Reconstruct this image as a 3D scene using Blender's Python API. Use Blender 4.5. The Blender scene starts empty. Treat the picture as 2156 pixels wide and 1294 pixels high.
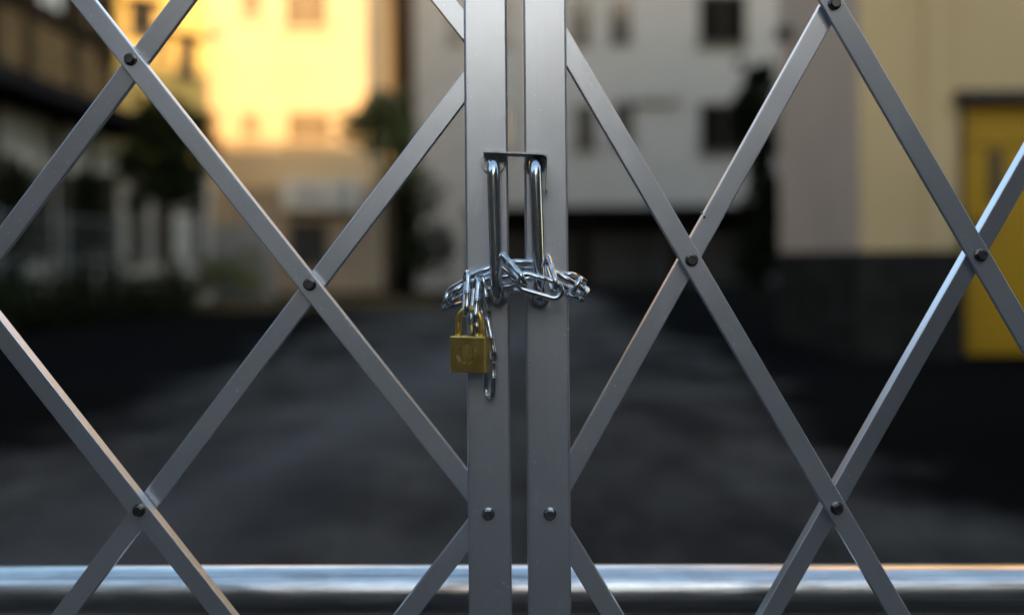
import bpy, bmesh, math, random
from mathutils import Vector, Matrix
S = bpy.context.scene
C = S.collection
R = math.radians
random.seed(7)

# ------------------------------------------------------------------ camera
CAM = Vector((0.0, -1.02, 0.85))
ROLL = 0.0088
cr, sr = math.cos(ROLL), math.sin(ROLL)
cd = bpy.data.cameras.new('camera')
cam = bpy.data.objects.new('camera', cd); C.objects.link(cam)
cam.matrix_world = Matrix(((cr, sr, 0, CAM.x), (0, 0, -1, CAM.y), (-sr, cr, 0, CAM.z), (0, 0, 0, 1)))
cd.lens = 35; cd.sensor_width = 36; cd.sensor_fit = 'HORIZONTAL'
cd.shift_y = -107 / 2156
cd.clip_start = 0.05; cd.clip_end = 2000
cd.dof.use_dof = True
cd.dof.focus_distance = 1.005
cd.dof.aperture_fstop = 1.5
S.camera = cam
F = 2156 * 35 / 36

def P(px, py, y):
    """point of the place seen at photo pixel (px, py) that stands at world depth y"""
    d = y - CAM.y
    xc = (px - 1078) / F * d; yc = -(py - 540) / F * d
    return Vector((xc * cr + yc * sr, y, CAM.z - xc * sr + yc * cr))

# ------------------------------------------------------------------ light
SUN_DIR = Vector((0.3, -1.0, 1.044 * math.tan(R(8)))).normalized()
w = bpy.data.worlds.new('World'); S.world = w; w.use_nodes = True
nt = w.node_tree; nt.nodes.clear()
sky = nt.nodes.new('ShaderNodeTexSky'); sky.sky_type = 'NISHITA'
sky.sun_disc = False
sky.sun_elevation = R(8)
sky.sun_rotation = math.pi - math.atan2(0.3, 1.0)
sky.air_density = 0.9; sky.dust_density = 0.7; sky.ozone_density = 0.9
bg = nt.nodes.new('ShaderNodeBackground'); bg.inputs['Strength'].default_value = 0.15
ow = nt.nodes.new('ShaderNodeOutputWorld')
veil = nt.nodes.new('ShaderNodeMix'); veil.data_type = 'RGBA'; veil.blend_type = 'MULTIPLY'   # thin warm veil over the blue
veil.inputs[0].default_value = 1.0; veil.inputs[7].default_value = (1.06, 1.0, 0.91, 1)
nt.links.new(sky.outputs[0], veil.inputs[6]); nt.links.new(veil.outputs[2], bg.inputs[0]); nt.links.new(bg.outputs[0], ow.inputs[0])
sl = bpy.data.lights.new('sun', 'SUN'); sl.energy = 2.25; sl.angle = R(0.5); sl.color = (1.0, 0.66, 0.33)
so = bpy.data.objects.new('sun', sl); C.objects.link(so)
so.rotation_euler = SUN_DIR.to_track_quat('Z', 'Y').to_euler()
so.location = (10, -30, 20)
S.view_settings.view_transform = 'Standard'; S.view_settings.look = 'None'
S.view_settings.exposure = 2.45; S.view_settings.gamma = 1.0

# ------------------------------------------------------------------ materials
class NT:
    def __init__(s, name):
        s.m = bpy.data.materials.new(name); s.m.use_nodes = True
        s.t = s.m.node_tree; s.b = s.t.nodes['Principled BSDF']
        s.tc = s.t.nodes.new('ShaderNodeTexCoord')
    def n(s, kind, **kw):
        x = s.t.nodes.new(kind)
        for k, v in kw.items(): setattr(x, k, v)
        return x
    def l(s, a, b): s.t.links.new(a, b)
    def mapped(s, scale=(1, 1, 1), loc=(0, 0, 0), src='Object', rot=(0, 0, 0)):
        mp = s.n('ShaderNodeMapping'); mp.inputs['Scale'].default_value = scale
        mp.inputs['Location'].default_value = loc; mp.inputs['Rotation'].default_value = rot
        s.l(s.tc.outputs[src], mp.inputs[0]); return mp.outputs[0]
    def noise(s, vec, scale, detail=4, rough=0.55):
        x = s.n('ShaderNodeTexNoise'); x.inputs['Scale'].default_value = scale
        x.inputs['Detail'].default_value = detail; x.inputs['Roughness'].default_value = rough
        s.l(vec, x.inputs['Vector']); return x.outputs['Fac']
    def ramp(s, fac, stops):
        x = s.n('ShaderNodeValToRGB'); e = x.color_ramp.elements
        while len(e) < len(stops): e.new(0.5)
        for q, (p, c) in zip(e, stops):
            q.position = p; q.color = (*c, 1) if len(c) == 3 else c
        s.l(fac, x.inputs[0]); return x.outputs[0]
    def mix(s, fac, a, b, mode='MIX'):
        x = s.n('ShaderNodeMix', data_type='RGBA', blend_type=mode)
        for sock, v in ((x.inputs[0], fac), (x.inputs[6], a), (x.inputs[7], b)):
            if hasattr(v, 'links') or hasattr(v, 'is_linked'): s.l(v, sock)
            elif isinstance(v, (int, float)): sock.default_value = v
            else: sock.default_value = (*v, 1)
        return x.outputs[2]
    def math(s, op, a, b=0.0, clamp=False):
        x = s.n('ShaderNodeMath', operation=op, use_clamp=clamp)
        for sock, v in zip(x.inputs, (a, b)):
            if isinstance(v, (int, float)): sock.default_value = v
            else: s.l(v, sock)
        return x.outputs[0]
    def bump(s, h, strength, dist):
        x = s.n('ShaderNodeBump'); x.inputs['Strength'].default_value = strength
        x.inputs['Distance'].default_value = dist
        s.l(h, x.inputs['Height']); s.l(x.outputs[0], s.b.inputs['Normal']); return x
    def set(s, **kw):
        for k, v in kw.items():
            i = s.b.inputs[k.replace('_', ' ').title() if k != 'ior' else 'IOR']
            if isinstance(v, (int, float)): i.default_value = v
            elif isinstance(v, tuple): i.default_value = (*v, 1)
            else: s.l(v, i)

def plain(name, col, rough=0.7, var=0.25, scale=3.0, metallic=0.0, bump=0.0, bscale=60.0, stretch=(1, 1, 1), spec=None):
    t = NT(name)
    v = t.mapped(stretch)
    f = t.noise(v, scale, 5)
    lo = tuple(c * (1 - var) for c in col); hi = tuple(min(1, c * (1 + var)) for c in col)
    t.set(base_color=t.ramp(f, [(0.3, lo), (0.7, hi)]), roughness=rough, metallic=metallic)
    if spec is not None: t.b.inputs['Specular IOR Level'].default_value = spec
    if bump: t.bump(t.noise(v, bscale, 3), bump, 0.01)
    return t.m

def aluminium():
    t = NT('anodised_aluminium')
    brush = t.noise(t.mapped((900, 900, 6)), 1.0, 3, 0.6)            # fine drawn lines along the profile
    blotch = t.noise(t.mapped((1, 1, 0.5), (3, 1, 7)), 9.0, 5, 0.6)
    spk = t.n('ShaderNodeTexVoronoi', voronoi_dimensions='2D'); spk.inputs['Scale'].default_value = 62
    oi = t.n('ShaderNodeObjectInfo')                                   # every bar gets its own marks
    off = t.n('ShaderNodeVectorMath', operation='MULTIPLY_ADD'); off.inputs[1].default_value = (7.3, 11.7, 5.1)
    cmb = t.n('ShaderNodeCombineXYZ')
    for q in range(3): t.l(oi.outputs['Random'], cmb.inputs[q])
    t.l(cmb.outputs[0], off.inputs[0])
    def own(scale=(1, 1, 1), loc=(0, 0, 0), rot=(0, 0, 0)):
        ad = t.n('ShaderNodeVectorMath', operation='ADD')
        t.l(t.mapped(scale, loc, rot=rot), ad.inputs[0]); t.l(off.outputs[0], ad.inputs[1]); return ad.outputs[0]
    t.l(own(rot=(R(-90), 0, 0)), spk.inputs['Vector'])
    spkm = t.ramp(spk.outputs['Distance'], [(0.03, (1, 1, 1)), (0.075, (0, 0, 0))])
    keep = t.ramp(t.noise(own(loc=(5, 2, 9)), 14, 4), [(0.50, (0, 0, 0)), (0.64, (1, 1, 1))])
    speck = t.mix(1.0, spkm, keep, 'MULTIPLY')
    scr = t.noise(t.mapped((40, 40, 260), (1, 4, 2), rot=(0.25, 0.5, 0.1)), 1.0, 6, 0.7)
    scrm = t.ramp(scr, [(0.70, (0, 0, 0)), (0.76, (1, 1, 1))])
    smear = t.ramp(t.noise(own((1, 1, .8), (2, 8, 3)), 52, 8, 0.72), [(0.58, (0, 0, 0)), (0.80, (1, 1, 1))])
    base = t.ramp(blotch, [(0.3, (0.63, 0.655, 0.715)), (0.7, (0.75, 0.775, 0.835))])
    base = t.mix(t.math('MULTIPLY', brush, 0.35), base, (0.52, 0.55, 0.58))
    base = t.mix(t.math('MULTIPLY', smear, 0.55), base, (0.80, 0.81, 0.82))
    base = t.mix(speck, base, (0.95, 0.94, 0.90))
    met = t.math('SUBTRACT', 0.85, t.math('MULTIPLY', speck, 0.75), True)
    rg = t.math('ADD', t.math('ADD', 0.265, t.math('MULTIPLY', blotch, 0.10)), t.math('MULTIPLY', smear, 0.12))
    rg = t.math('SUBTRACT', rg, t.math('MULTIPLY', scrm, 0.06))
    grime = t.ramp(t.noise(own((1, 1, 0.35), (9, 4, 1)), 26, 7, 0.7), [(0.56, (0, 0, 0)), (0.74, (1, 1, 1))])
    base = t.mix(t.math('MULTIPLY', grime, 0.12), base, (0.30, 0.29, 0.28))
    base = t.mix(t.math('MULTIPLY', scrm, 0.5), base, (0.86, 0.87, 0.88))
    met = t.math('SUBTRACT', met, t.math('MULTIPLY', grime, 0.06), True)
    rg = t.math('ADD', rg, t.math('MULTIPLY', grime, 0.03))
    t.set(base_color=base, metallic=met, roughness=rg)
    t.bump(t.math('ADD', brush, t.math('MULTIPLY', scrm, 0.5)), 0.10, 0.0004)
    return t.m

def zinc(name, col, rough, spots=0.35):
    t = NT(name)
    v = t.mapped()
    a = t.noise(v, 160, 5, 0.65); b = t.noise(t.mapped(loc=(3, 3, 3)), 30, 4)
    lo = tuple(c * (1 - spots) for c in col)
    t.set(base_color=t.ramp(a, [(0.36, lo), (0.60, col)]), metallic=1.0,
          roughness=t.math('ADD', rough, t.math('MULTIPLY', b, 0.16)))
    t.bump(t.noise(v, 420, 3), 0.06, 0.0006)
    return t.m

def brass():
    t = NT('brushed_brass')
    br = t.noise(t.mapped((700, 700, 25)), 1.0, 3)
    tarn = t.noise(t.mapped(loc=(1, 2, 3)), 75, 5, 0.6)
    nick = t.ramp(t.noise(t.mapped(loc=(6, 2, 3)), 240, 5, 0.7), [(0.27, (1, 1, 1)), (0.33, (0, 0, 0))])
    base = t.ramp(tarn, [(0.3, (0.82, 0.55, 0.14)), (0.72, (1.0, 0.73, 0.26))])
    base = t.mix(t.math('MULTIPLY', br, 0.4), base, (0.62, 0.44, 0.12))
    base = t.mix(nick, base, (0.10, 0.07, 0.03))
    t.set(base_color=base, metallic=1.0, roughness=t.math('ADD', 0.30, t.math('MULTIPLY', tarn, 0.16)))
    t.bump(br, 0.12, 0.0003)
    return t.m

def galvanised():
    t = NT('galvanised_pipe')
    v = t.mapped((1, 1, 0.18))
    a = t.noise(v, 60, 6, 0.7); b = t.noise(t.mapped((1, 1, 0.3), (4, 2, 9)), 14, 5)
    rust = t.ramp(t.noise(t.mapped((1, 1, 0.15), (7, 7, 1)), 22, 6, 0.7), [(0.60, (0, 0, 0)), (0.74, (1, 1, 1))])
    base = t.ramp(a, [(0.35, (0.50, 0.52, 0.54)), (0.65, (0.74, 0.76, 0.78))])
    base = t.mix(t.math('MULTIPLY', rust, 0.7), base, (0.34, 0.24, 0.17))
    t.set(base_color=base, metallic=1.0, roughness=t.math('ADD', 0.20, t.math('MULTIPLY', b, 0.22)))
    line = t.noise(t.mapped((1, 1, 0.012), (1, 6, 2)), 190, 4, 0.7)          # drawn seams along the pipe
    t.l(t.mix(t.ramp(line, [(0.52, (0, 0, 0)), (0.66, (0.6, 0.6, 0.6))]), base, (0.26, 0.27, 0.29)), t.b.inputs['Base Color'])
    t.bump(t.math('ADD', a, t.math('MULTIPLY', line, 1.5)), 0.22, 0.001)
    return t.m

def asphalt():
    t = NT('asphalt')
    v = t.mapped()
    grain = t.noise(v, 220, 4, 0.7); mid = t.noise(t.mapped((1, .6, 1), (4, 1, 0)), 2.6, 8, 0.68); big = t.noise(t.mapped((1, 0.45, 1), (2, 5, 0)), 0.9, 4)
    col = t.ramp(mid, [(0.36, (0.040, 0.0375, 0.035)), (0.66, (0.100, 0.093, 0.086))])
    col = t.mix(t.ramp(big, [(0.48, (0, 0, 0)), (0.72, (0.9, 0.9, 0.9))]), col, (0.008, 0.008, 0.008))
    # worn paler track crossing the yard
    sep = t.n('ShaderNodeSeparateXYZ'); t.l(t.tc.outputs['Object'], sep.inputs[0])
    x, y = sep.outputs[0], sep.outputs[1]
    off = t.math('SUBTRACT', t.math('MULTIPLY', y, 0.155), 1.50)
    dist = t.math('ABSOLUTE', t.math('SUBTRACT', x, off))
    wob = t.math('MULTIPLY', t.noise(v, 1.6, 5, 0.65), 0.45)
    trk = t.ramp(t.math('ADD', dist, wob), [(0.20, (1, 1, 1)), (0.85, (0, 0, 0))])
    col = t.mix(t.math('MULTIPLY', trk, 0.45), col, (0.15, 0.151, 0.155))
    # vignette painted into the ground colour: darker out to the left and right
    edge_vignette = t.math('ADD', t.math('MULTIPLY', t.math('ABSOLUTE', t.math('ADD', x, 0.35)), 0.48), t.math('MULTIPLY', t.math('SUBTRACT', t.noise(v, 0.9, 5, 0.6), 0.5), 1.3))
    col = t.mix(t.ramp(edge_vignette, [(0.75, (0, 0, 0)), (1.0, (1, 1, 1))]), col, (0.005, 0.005, 0.005))
    col = t.mix(t.math('MULTIPLY', grain, 0.4), col, (0.014, 0.014, 0.014))
    t.set(base_color=col, roughness=0.8)
    t.b.inputs['Specular IOR Level'].default_value = 0.0
    t.bump(grain, 0.5, 0.01)
    return t.m

def leaf(name, a, b):
    t = NT(name)
    g = t.n('ShaderNodeNewGeometry')
    t.set(base_color=t.ramp(g.outputs['Random Per Island'], [(0, a), (1, b)]), roughness=0.6)
    return t.m

def siding(name, col, scale, axis_scale, var=0.35):
    t = NT(name)
    wv = t.n('ShaderNodeTexWave', wave_type='BANDS', bands_direction='Z'); wv.inputs['Scale'].default_value = scale
    t.l(t.mapped(axis_scale), wv.inputs['Vector'])
    n = t.noise(t.mapped((1, 1, 6)), 2.2, 5)
    lo = tuple(c * (1 - var) for c in col); hi = tuple(c * (1 + var) for c in col)
    base = t.ramp(n, [(0.3, lo), (0.7, hi)])
    line = t.ramp(wv.outputs['Fac'], [(0.0, (0.35, 0.35, 0.35)), (0.12, (1, 1, 1))])
    t.set(base_color=t.mix(1.0, base, line, 'MULTIPLY'), roughness=0.75)
    t.bump(wv.outputs['Fac'], 0.4, 0.02)
    return t.m

def tiled(name, col, mortar, sx, sy):
    t = NT(name)
    bt = t.n('ShaderNodeTexBrick'); bt.inputs['Scale'].default_value = 1.0
    bt.inputs['Color1'].default_value = (*col, 1); bt.inputs['Color2'].default_value = (*[c * 0.9 for c in col], 1)
    bt.inputs['Mortar'].default_value = (*mortar, 1)
    bt.inputs['Brick Width'].default_value = sx; bt.inputs['Row Height'].default_value = sy
    bt.inputs['Mortar Size'].default_value = 0.008
    t.l(t.mapped(rot=(R(90), 0, 0)), bt.inputs['Vector'])
    n = t.noise(t.mapped((1, 1, 0.4)), 0.8, 5)
    t.set(base_color=t.mix(t.math('MULTIPLY', n, 0.5), bt.outputs['Color'], tuple(c * 0.72 for c in col)), roughness=0.65)
    return t.m

M = {}
M['alu'] = aluminium()
M['handle'] = zinc('zinc_plated_rod', (0.74, 0.78, 0.83), 0.12, 0.12)
M['chain'] = zinc('zinc_plated_chain', (0.74, 0.78, 0.82), 0.15, 0.30)
M['plate'] = zinc('zinc_plated_sheet', (0.62, 0.65, 0.67), 0.24, 0.25)
M['bolt'] = zinc('dark_bolt', (0.16, 0.155, 0.15), 0.28, 0.3)
M['zbolt'] = zinc('zinc_bolt', (0.34, 0.37, 0.40), 0.22, 0.3)
M['brass'] = brass()
M['pipe'] = galvanised()
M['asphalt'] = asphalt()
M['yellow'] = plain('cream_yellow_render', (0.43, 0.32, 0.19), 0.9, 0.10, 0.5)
M['ac'] = plain('weathered_white_enamel', (0.40, 0.39, 0.36), 0.5, 0.12)
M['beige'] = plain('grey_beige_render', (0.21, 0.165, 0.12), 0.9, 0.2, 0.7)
M['grey'] = tiled('pale_grey_tile', (0.275, 0.26, 0.25), (0.20, 0.19, 0.185), 0.45, 0.2)
M['greybrown'] = plain('grey_brown_render', (0.20, 0.175, 0.155), 0.9, 0.1, 0.6)
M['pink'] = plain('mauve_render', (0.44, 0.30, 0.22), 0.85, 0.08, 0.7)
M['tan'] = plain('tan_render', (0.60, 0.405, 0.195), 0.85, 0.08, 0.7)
M['plinth'] = plain('dark_stone_plinth', (0.027, 0.0235, 0.02), 0.6, 0.5, 5.0)
M['door'] = plain('yellow_door_paint', (0.48, 0.245, 0.004), 0.5, 0.1, 1.2)
M['darkframe'] = plain('dark_brown_frame', (0.03, 0.024, 0.018), 0.5)
M['glass'] = plain('dark_window_glass', (0.02, 0.022, 0.024), 0.12, 0.2)
M['brownglass'] = plain('brown_window_glass', (0.10, 0.062, 0.018), 0.6, 0.25)
M['white'] = plain('white_plaster', (0.50, 0.47, 0.43), 0.9, 0.15, 1.2)
M['whitemetal'] = plain('white_enamel', (0.72, 0.71, 0.68), 0.45, 0.06)
M['wood'] = siding('brown_wood_siding', (0.17, 0.115, 0.06), 2.2, (1, 1, 1))
M['beam'] = plain('dark_timber', (0.035, 0.026, 0.018), 0.7, 0.4, 4)
M['rooftile'] = plain('black_roof_tile', (0.018, 0.017, 0.018), 0.7, 0.4, 4)
M['h2'] = plain('ochre_render', (0.50, 0.355, 0.11), 0.9, 0.1, 0.8)
M['soil'] = plain('dark_soil', (0.020, 0.014, 0.008), 0.95, 0.6, 2.5, bump=0.6, bscale=30)
M['pole'] = plain('dark_pole', (0.011, 0.009, 0.007), 0.7, 0.3, 3)
M['bark'] = plain('bark', (0.045, 0.032, 0.022), 0.9, 0.4, 12)
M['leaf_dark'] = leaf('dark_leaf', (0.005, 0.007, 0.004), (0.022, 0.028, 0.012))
M['leaf_green'] = leaf('green_leaf', (0.02, 0.03, 0.008), (0.085, 0.10, 0.022))
M['leaf_fresh'] = leaf('fresh_leaf', (0.05, 0.065, 0.010), (0.16, 0.18, 0.03))
M['grass'] = leaf('dry_grass_blade', (0.03, 0.028, 0.008), (0.10, 0.075, 0.025))
M['rail'] = plain('painted_fence_steel', (0.10, 0.11, 0.115), 0.5, 0.2)
M['slab'] = plain('blue_grey_panel', (0.16, 0.17, 0.18), 0.7, 0.2)
M['brick'] = plain('dark_brick', (0.075, 0.06, 0.05), 0.85, 0.3, 3)
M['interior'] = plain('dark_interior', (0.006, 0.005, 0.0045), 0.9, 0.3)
M['concrete'] = plain('old_concrete', (0.22, 0.21, 0.20), 0.9, 0.25, 2)

for k in ('plinth', 'soil', 'interior', 'beam', 'rooftile', 'wood', 'leaf_dark', 'brick', 'pole', 'bark'):
    M[k].node_tree.nodes['Principled BSDF'].inputs['Specular IOR Level'].default_value = 0.0

# ------------------------------------------------------------------ helpers
def link_obj(name, me, mat, parent=None):
    o = bpy.data.objects.new(name, me); C.objects.link(o)
    if mat and not me.materials: me.materials.append(mat)
    if parent: o.parent = parent
    return o
def thing(name, label, cat, loc=(0, 0, 0), group=None):
    o = bpy.data.objects.new(name, None); C.objects.link(o); o.location = loc
    o.empty_display_size = 0.1
    o['label'] = label; o['category'] = cat
    if group: o['group'] = group
    return o
def tag(o, label, cat, group=None):
    o['label'] = label; o['category'] = cat
    if group: o['group'] = group
    return o
def struct(o):
    o['kind'] = 'structure'; return o
def inv(o, parent):
    """keep world placement when parenting (things carry no rotation)"""
    o.parent = parent
    if tuple(parent.rotation_euler) == (0, 0, 0): o.matrix_parent_inverse = Matrix.Translation(-Vector(parent.location))
    return o
def bm_obj(name, bm, mat, parent=None, smooth=False):
    me = bpy.data.meshes.new(name); bm.normal_update(); bm.to_mesh(me); bm.free()
    if smooth:
        for p in me.polygons: p.use_smooth = True
    o = link_obj(name, me, mat)
    if parent: inv(o, parent)
    return o
def box(bm, x0, x1, y0, y1, z0, z1):
    vs = [bm.verts.new(c) for c in ((x0,y0,z0),(x1,y0,z0),(x1,y1,z0),(x0,y1,z0),(x0,y0,z1),(x1,y0,z1),(x1,y1,z1),(x0,y1,z1))]
    for f in ((0,3,2,1),(4,5,6,7),(0,1,5,4),(1,2,6,5),(2,3,7,6),(3,0,4,7)):
        bm.faces.new([vs[i] for i in f])
def boxes(name, lst, mat, parent=None, bevel=0.0):
    bm = bmesh.new()
    for b in lst: box(bm, *b)
    if bevel:
        bmesh.ops.bevel(bm, geom=bm.edges[:], offset=bevel, segments=2, profile=0.5, affect='EDGES')
    return bm_obj(name, bm, mat, parent)
def smooth_by_angle(o, ang=35):
    me = o.data
    bm = bmesh.new(); bm.from_mesh(me)
    for f in bm.faces: f.smooth = True
    for e in bm.edges:
        if len(e.link_faces) == 2 and e.calc_face_angle(0) > R(ang): e.smooth = False
    bm.to_mesh(me); bm.free()
    return o
def rrect(wd, dp, r, seg=5):
    """rounded rectangle outline, centred"""
    pts = []
    for cx, cy, a0 in ((wd/2-r, dp/2-r, 0), (-wd/2+r, dp/2-r, 90), (-wd/2+r, -dp/2+r, 180), (wd/2-r, -dp/2+r, 270)):
        for k in range(seg + 1):
            a = R(a0 + 90 * k / seg); pts.append((cx + r*math.cos(a), cy + r*math.sin(a)))
    return pts
def profile_mesh(name, pts, z0, z1):
    """tube with a rounded outline, along local z; flat sides keep flat normals"""
    n = len(pts)
    vs = [(x, y, z0) for x, y in pts] + [(x, y, z1) for x, y in pts]
    fs = [(i, (i+1) % n, n + (i+1) % n, n + i) for i in range(n)] + [tuple(range(n))[::-1], tuple(range(n, 2*n))]
    me = bpy.data.meshes.new(name); me.from_pydata(vs, [], fs); me.update()
    seg = n // 4
    nor = []
    for i in range(n):
        a = R(90 * (i // seg) + 90 * (i % seg) / (seg - 1)); nor.append((math.cos(a), math.sin(a), 0))
    cn = []
    for p in me.polygons:
        p.use_smooth = True
        for li in p.loop_indices:
            v = me.loops[li].vertex_index
            cn.append(nor[v % n] if len(p.vertices) == 4 else p.normal[:])
    me.normals_split_custom_set(cn)
    return me
def sweep(bm, path, rad, seg=16, closed=False):
    """round wire along a list of points; rad a number or list"""
    n = len(path); rings = []
    up = None
    for i, p in enumerate(path):
        if closed: t = (path[(i+1) % n] - path[i-1]).normalized()
        else: t = (path[min(i+1, n-1)] - path[max(i-1, 0)]).normalized()
        if up is None:
            up = t.orthogonal().normalized()
        up = (up - t * up.dot(t)).normalized()
        s = t.cross(up); r = rad[i] if isinstance(rad, (list, tuple)) else rad
        rings.append([bm.verts.new(p + (up*math.cos(2*math.pi*k/seg) + s*math.sin(2*math.pi*k/seg)) * r) for k in range(seg)])
    m = n if closed else n - 1
    for i in range(m):
        a, b = rings[i], rings[(i+1) % n]
        off = 0
        if closed and i == n - 1:
            off = min(range(seg), key=lambda o: (a[0].co - b[o].co).length)
        for k in range(seg):
            bm.faces.new((a[k], a[(k+1)%seg], b[(k+1+off)%seg], b[(k+off)%seg]))
    if not closed:
        bm.faces.new(rings[0][::-1]); bm.faces.new(rings[-1])
    return rings
def fix_normals(bm): bmesh.ops.recalc_face_normals(bm, faces=bm.faces[:])

# ------------------------------------------------------------------ ground
def sheet(name, x0, x1, y0, y1, z, mat):
    bm = bmesh.new()
    bm.faces.new([bm.verts.new(c) for c in ((x0,y0,z),(x1,y0,z),(x1,y1,z),(x0,y1,z))])
    return struct(bm_obj(name, bm, mat))
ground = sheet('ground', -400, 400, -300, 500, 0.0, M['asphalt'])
verge = sheet('verge', -7.0, -1.2, 15.2, 23.9, 0.004, M['soil'])

# ------------------------------------------------------------------ leafy plants
def leaves_mesh(name, blobs, n, size, flat=0.0):
    vs, fs = [], []
    tot = sum(b[1][0]*b[1][1]*b[1][2] for b in blobs)
    for (c, rad) in blobs:
        m = max(6, int(n * rad[0]*rad[1]*rad[2] / tot))
        for _ in range(m):
            while True:
                p = Vector((random.uniform(-1, 1), random.uniform(-1, 1), random.uniform(-1, 1)))
                if 0.15 < p.length < 1: break
            p = Vector((p.x*rad[0], p.y*rad[1], p.z*rad[2])) + Vector(c)
            a = Vector((random.gauss(0, 1), random.gauss(0, 1), random.gauss(0, 0.7))).normalized()
            b = a.orthogonal().normalized(); b.rotate(Matrix.Rotation(random.uniform(0, 6.28), 3, a))
            s = size * random.uniform(0.6, 1.4); i = len(vs)
            vs += [p - a*s, p + b*s*0.45, p + a*s, p - b*s*0.45]; fs.append((i, i+1, i+2, i+3))
    me = bpy.data.meshes.new(name); me.from_pydata([v[:] for v in vs], [], fs); me.update()
    return me
def trunk_bm(base, tip, r0, r1, limbs):
    bm = bmesh.new()
    base, tip = Vector(base), Vector(tip)
    path = [base.lerp(tip, k/6) + Vector((random.uniform(-.03, .03), random.uniform(-.03, .03), 0)) * (k > 0) for k in range(7)]
    sweep(bm, path, [r0 + (r1-r0)*k/6 for k in range(7)], 9)
    for q in limbs:
        s = path[random.choice((3, 4, 5))]
        q = Vector(q); mid = s.lerp(q, 0.5) + Vector((0, 0, -0.08))
        sweep(bm, [s, mid, q], [r1*0.9, r1*0.6, r1*0.25], 7)
    fix_normals(bm); return bm
def tree(name, label, base, blobs, n, size, leafmat, r0=0.07, cat='tree'):
    base = Vector(base)
    t = thing(name, label, cat, base)
    blobs0 = blobs; blobs = ragged(blobs, 6, 1.25)
    tip = max((Vector(b[0]) for b in blobs0), key=lambda v: v.z)
    bm_obj('trunk', trunk_bm(base - Vector((0, 0, .05)), tip, r0, r0*0.45, [b[0] for b in blobs0]), M['bark'], t, True)
    inv(link_obj('crown', leaves_mesh('crown', blobs, n, size), leafmat), t)
    return t

# ------------------------------------------------------------------ windows for the far buildings
def window(parent, x0, x1, z0, z1, y, frame, pane, axis='y', sill=True, fw=0.07):
    """framed window on a wall whose outer face lies at y (facing -y) or, with axis 'x', at x = y (facing +x)"""
    def bx(a0, a1, d0, d1, c0, c1):
        return (a0, a1, y - d1, y - d0, c0, c1) if axis == 'y' else (y + d0, y + d1, a0, a1, c0, c1)
    fr = boxes('window', [bx(x0, x1, -0.02, .06, z1 - fw, z1), bx(x0, x1, -0.02, .06, z0, z0 + fw),
                          bx(x0, x0 + fw, -0.02, .058, z0 + fw, z1 - fw), bx(x1 - fw, x1, -0.02, .058, z0 + fw, z1 - fw),
                          bx((x0+x1)/2 - .02, (x0+x1)/2 + .02, -0.02, .05, z0 + fw, z1 - fw)], frame, parent)
    p = boxes('pane', [bx(x0 + fw/2, x1 - fw/2, -0.01, .02, z0 + fw/2, z1 - fw/2)], pane)
    p.parent = fr
    if sill:
        s = boxes('sill', [bx(x0 - .06, x1 + .06, -0.02, .12, z0 - .06, z0 - .002)], frame); s.parent = fr
    return fr

def zpx(px, py, y): return P(px, py, y).z
def xpx(px, y): return P(px, 540, y).x

# ------------------------------------------------------------------ far buildings
# sunlit yellow block
Y = 24.0
yb = thing('apartment_building', 'cream yellow building with sunlit upper storeys behind the left gate leaf', 'building', (-5.5, Y, 0))
x0, x1 = xpx(440, Y), xpx(800, Y)
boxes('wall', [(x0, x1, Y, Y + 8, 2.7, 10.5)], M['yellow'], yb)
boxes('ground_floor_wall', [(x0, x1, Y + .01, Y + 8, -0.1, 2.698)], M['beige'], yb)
boxes('roof', [(x0 - .2, x1 + .2, Y - .25, Y + 8.2, 10.5, 10.75)], M['concrete'], yb)
for px, py, wpx, hpx, fr, pn in ((645, 20, 95, 90, M['yellow'], M['brownglass']), (530, 8, 50, 60, M['yellow'], M['brownglass']),
                             (650, 266, 95, 70, M['yellow'], M['brownglass']), (528, 262, 45, 55, M['yellow'], M['brownglass'])):
    a, b = P(px - wpx/2, py + hpx/2, Y), P(px + wpx/2, py - hpx/2, Y)
    window(yb, a.x, b.x, a.z, b.z, Y, fr, pn)
a, b = P(610, 560, Y), P(690, 465, Y)
window(yb, a.x, b.x, a.z, b.z, Y, M['darkframe'], M['glass'])
boxes('wall_band', [(x0 - .03, x1 + .03, Y - .05, Y - .002, 2.62, 2.80)], M['yellow'], yb)
boxes('downpipe', [(x0 + .30, x0 + .40, Y - .12, Y - .02, 0, 10.3)], M['yellow'], yb)

# narrow shaded building in the gap
nb = thing('narrow_building', 'shaded grey brown building in the gap beside the dark utility pole', 'building', (-2.8, 28, 0))
boxes('wall', [(xpx(770, 28), xpx(905, 28), 28, 34, -0.1, 12)], M['greybrown'], nb)
boxes('roof', [(xpx(770, 28) - .1, xpx(905, 28) + .1, 27.8, 34.1, 12, 12.2)], M['concrete'], nb)
a, b = P(795, 120, 28), P(825, 40, 28)
window(nb, a.x, b.x, a.z, b.z, 28, M['darkframe'], M['glass'])

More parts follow.
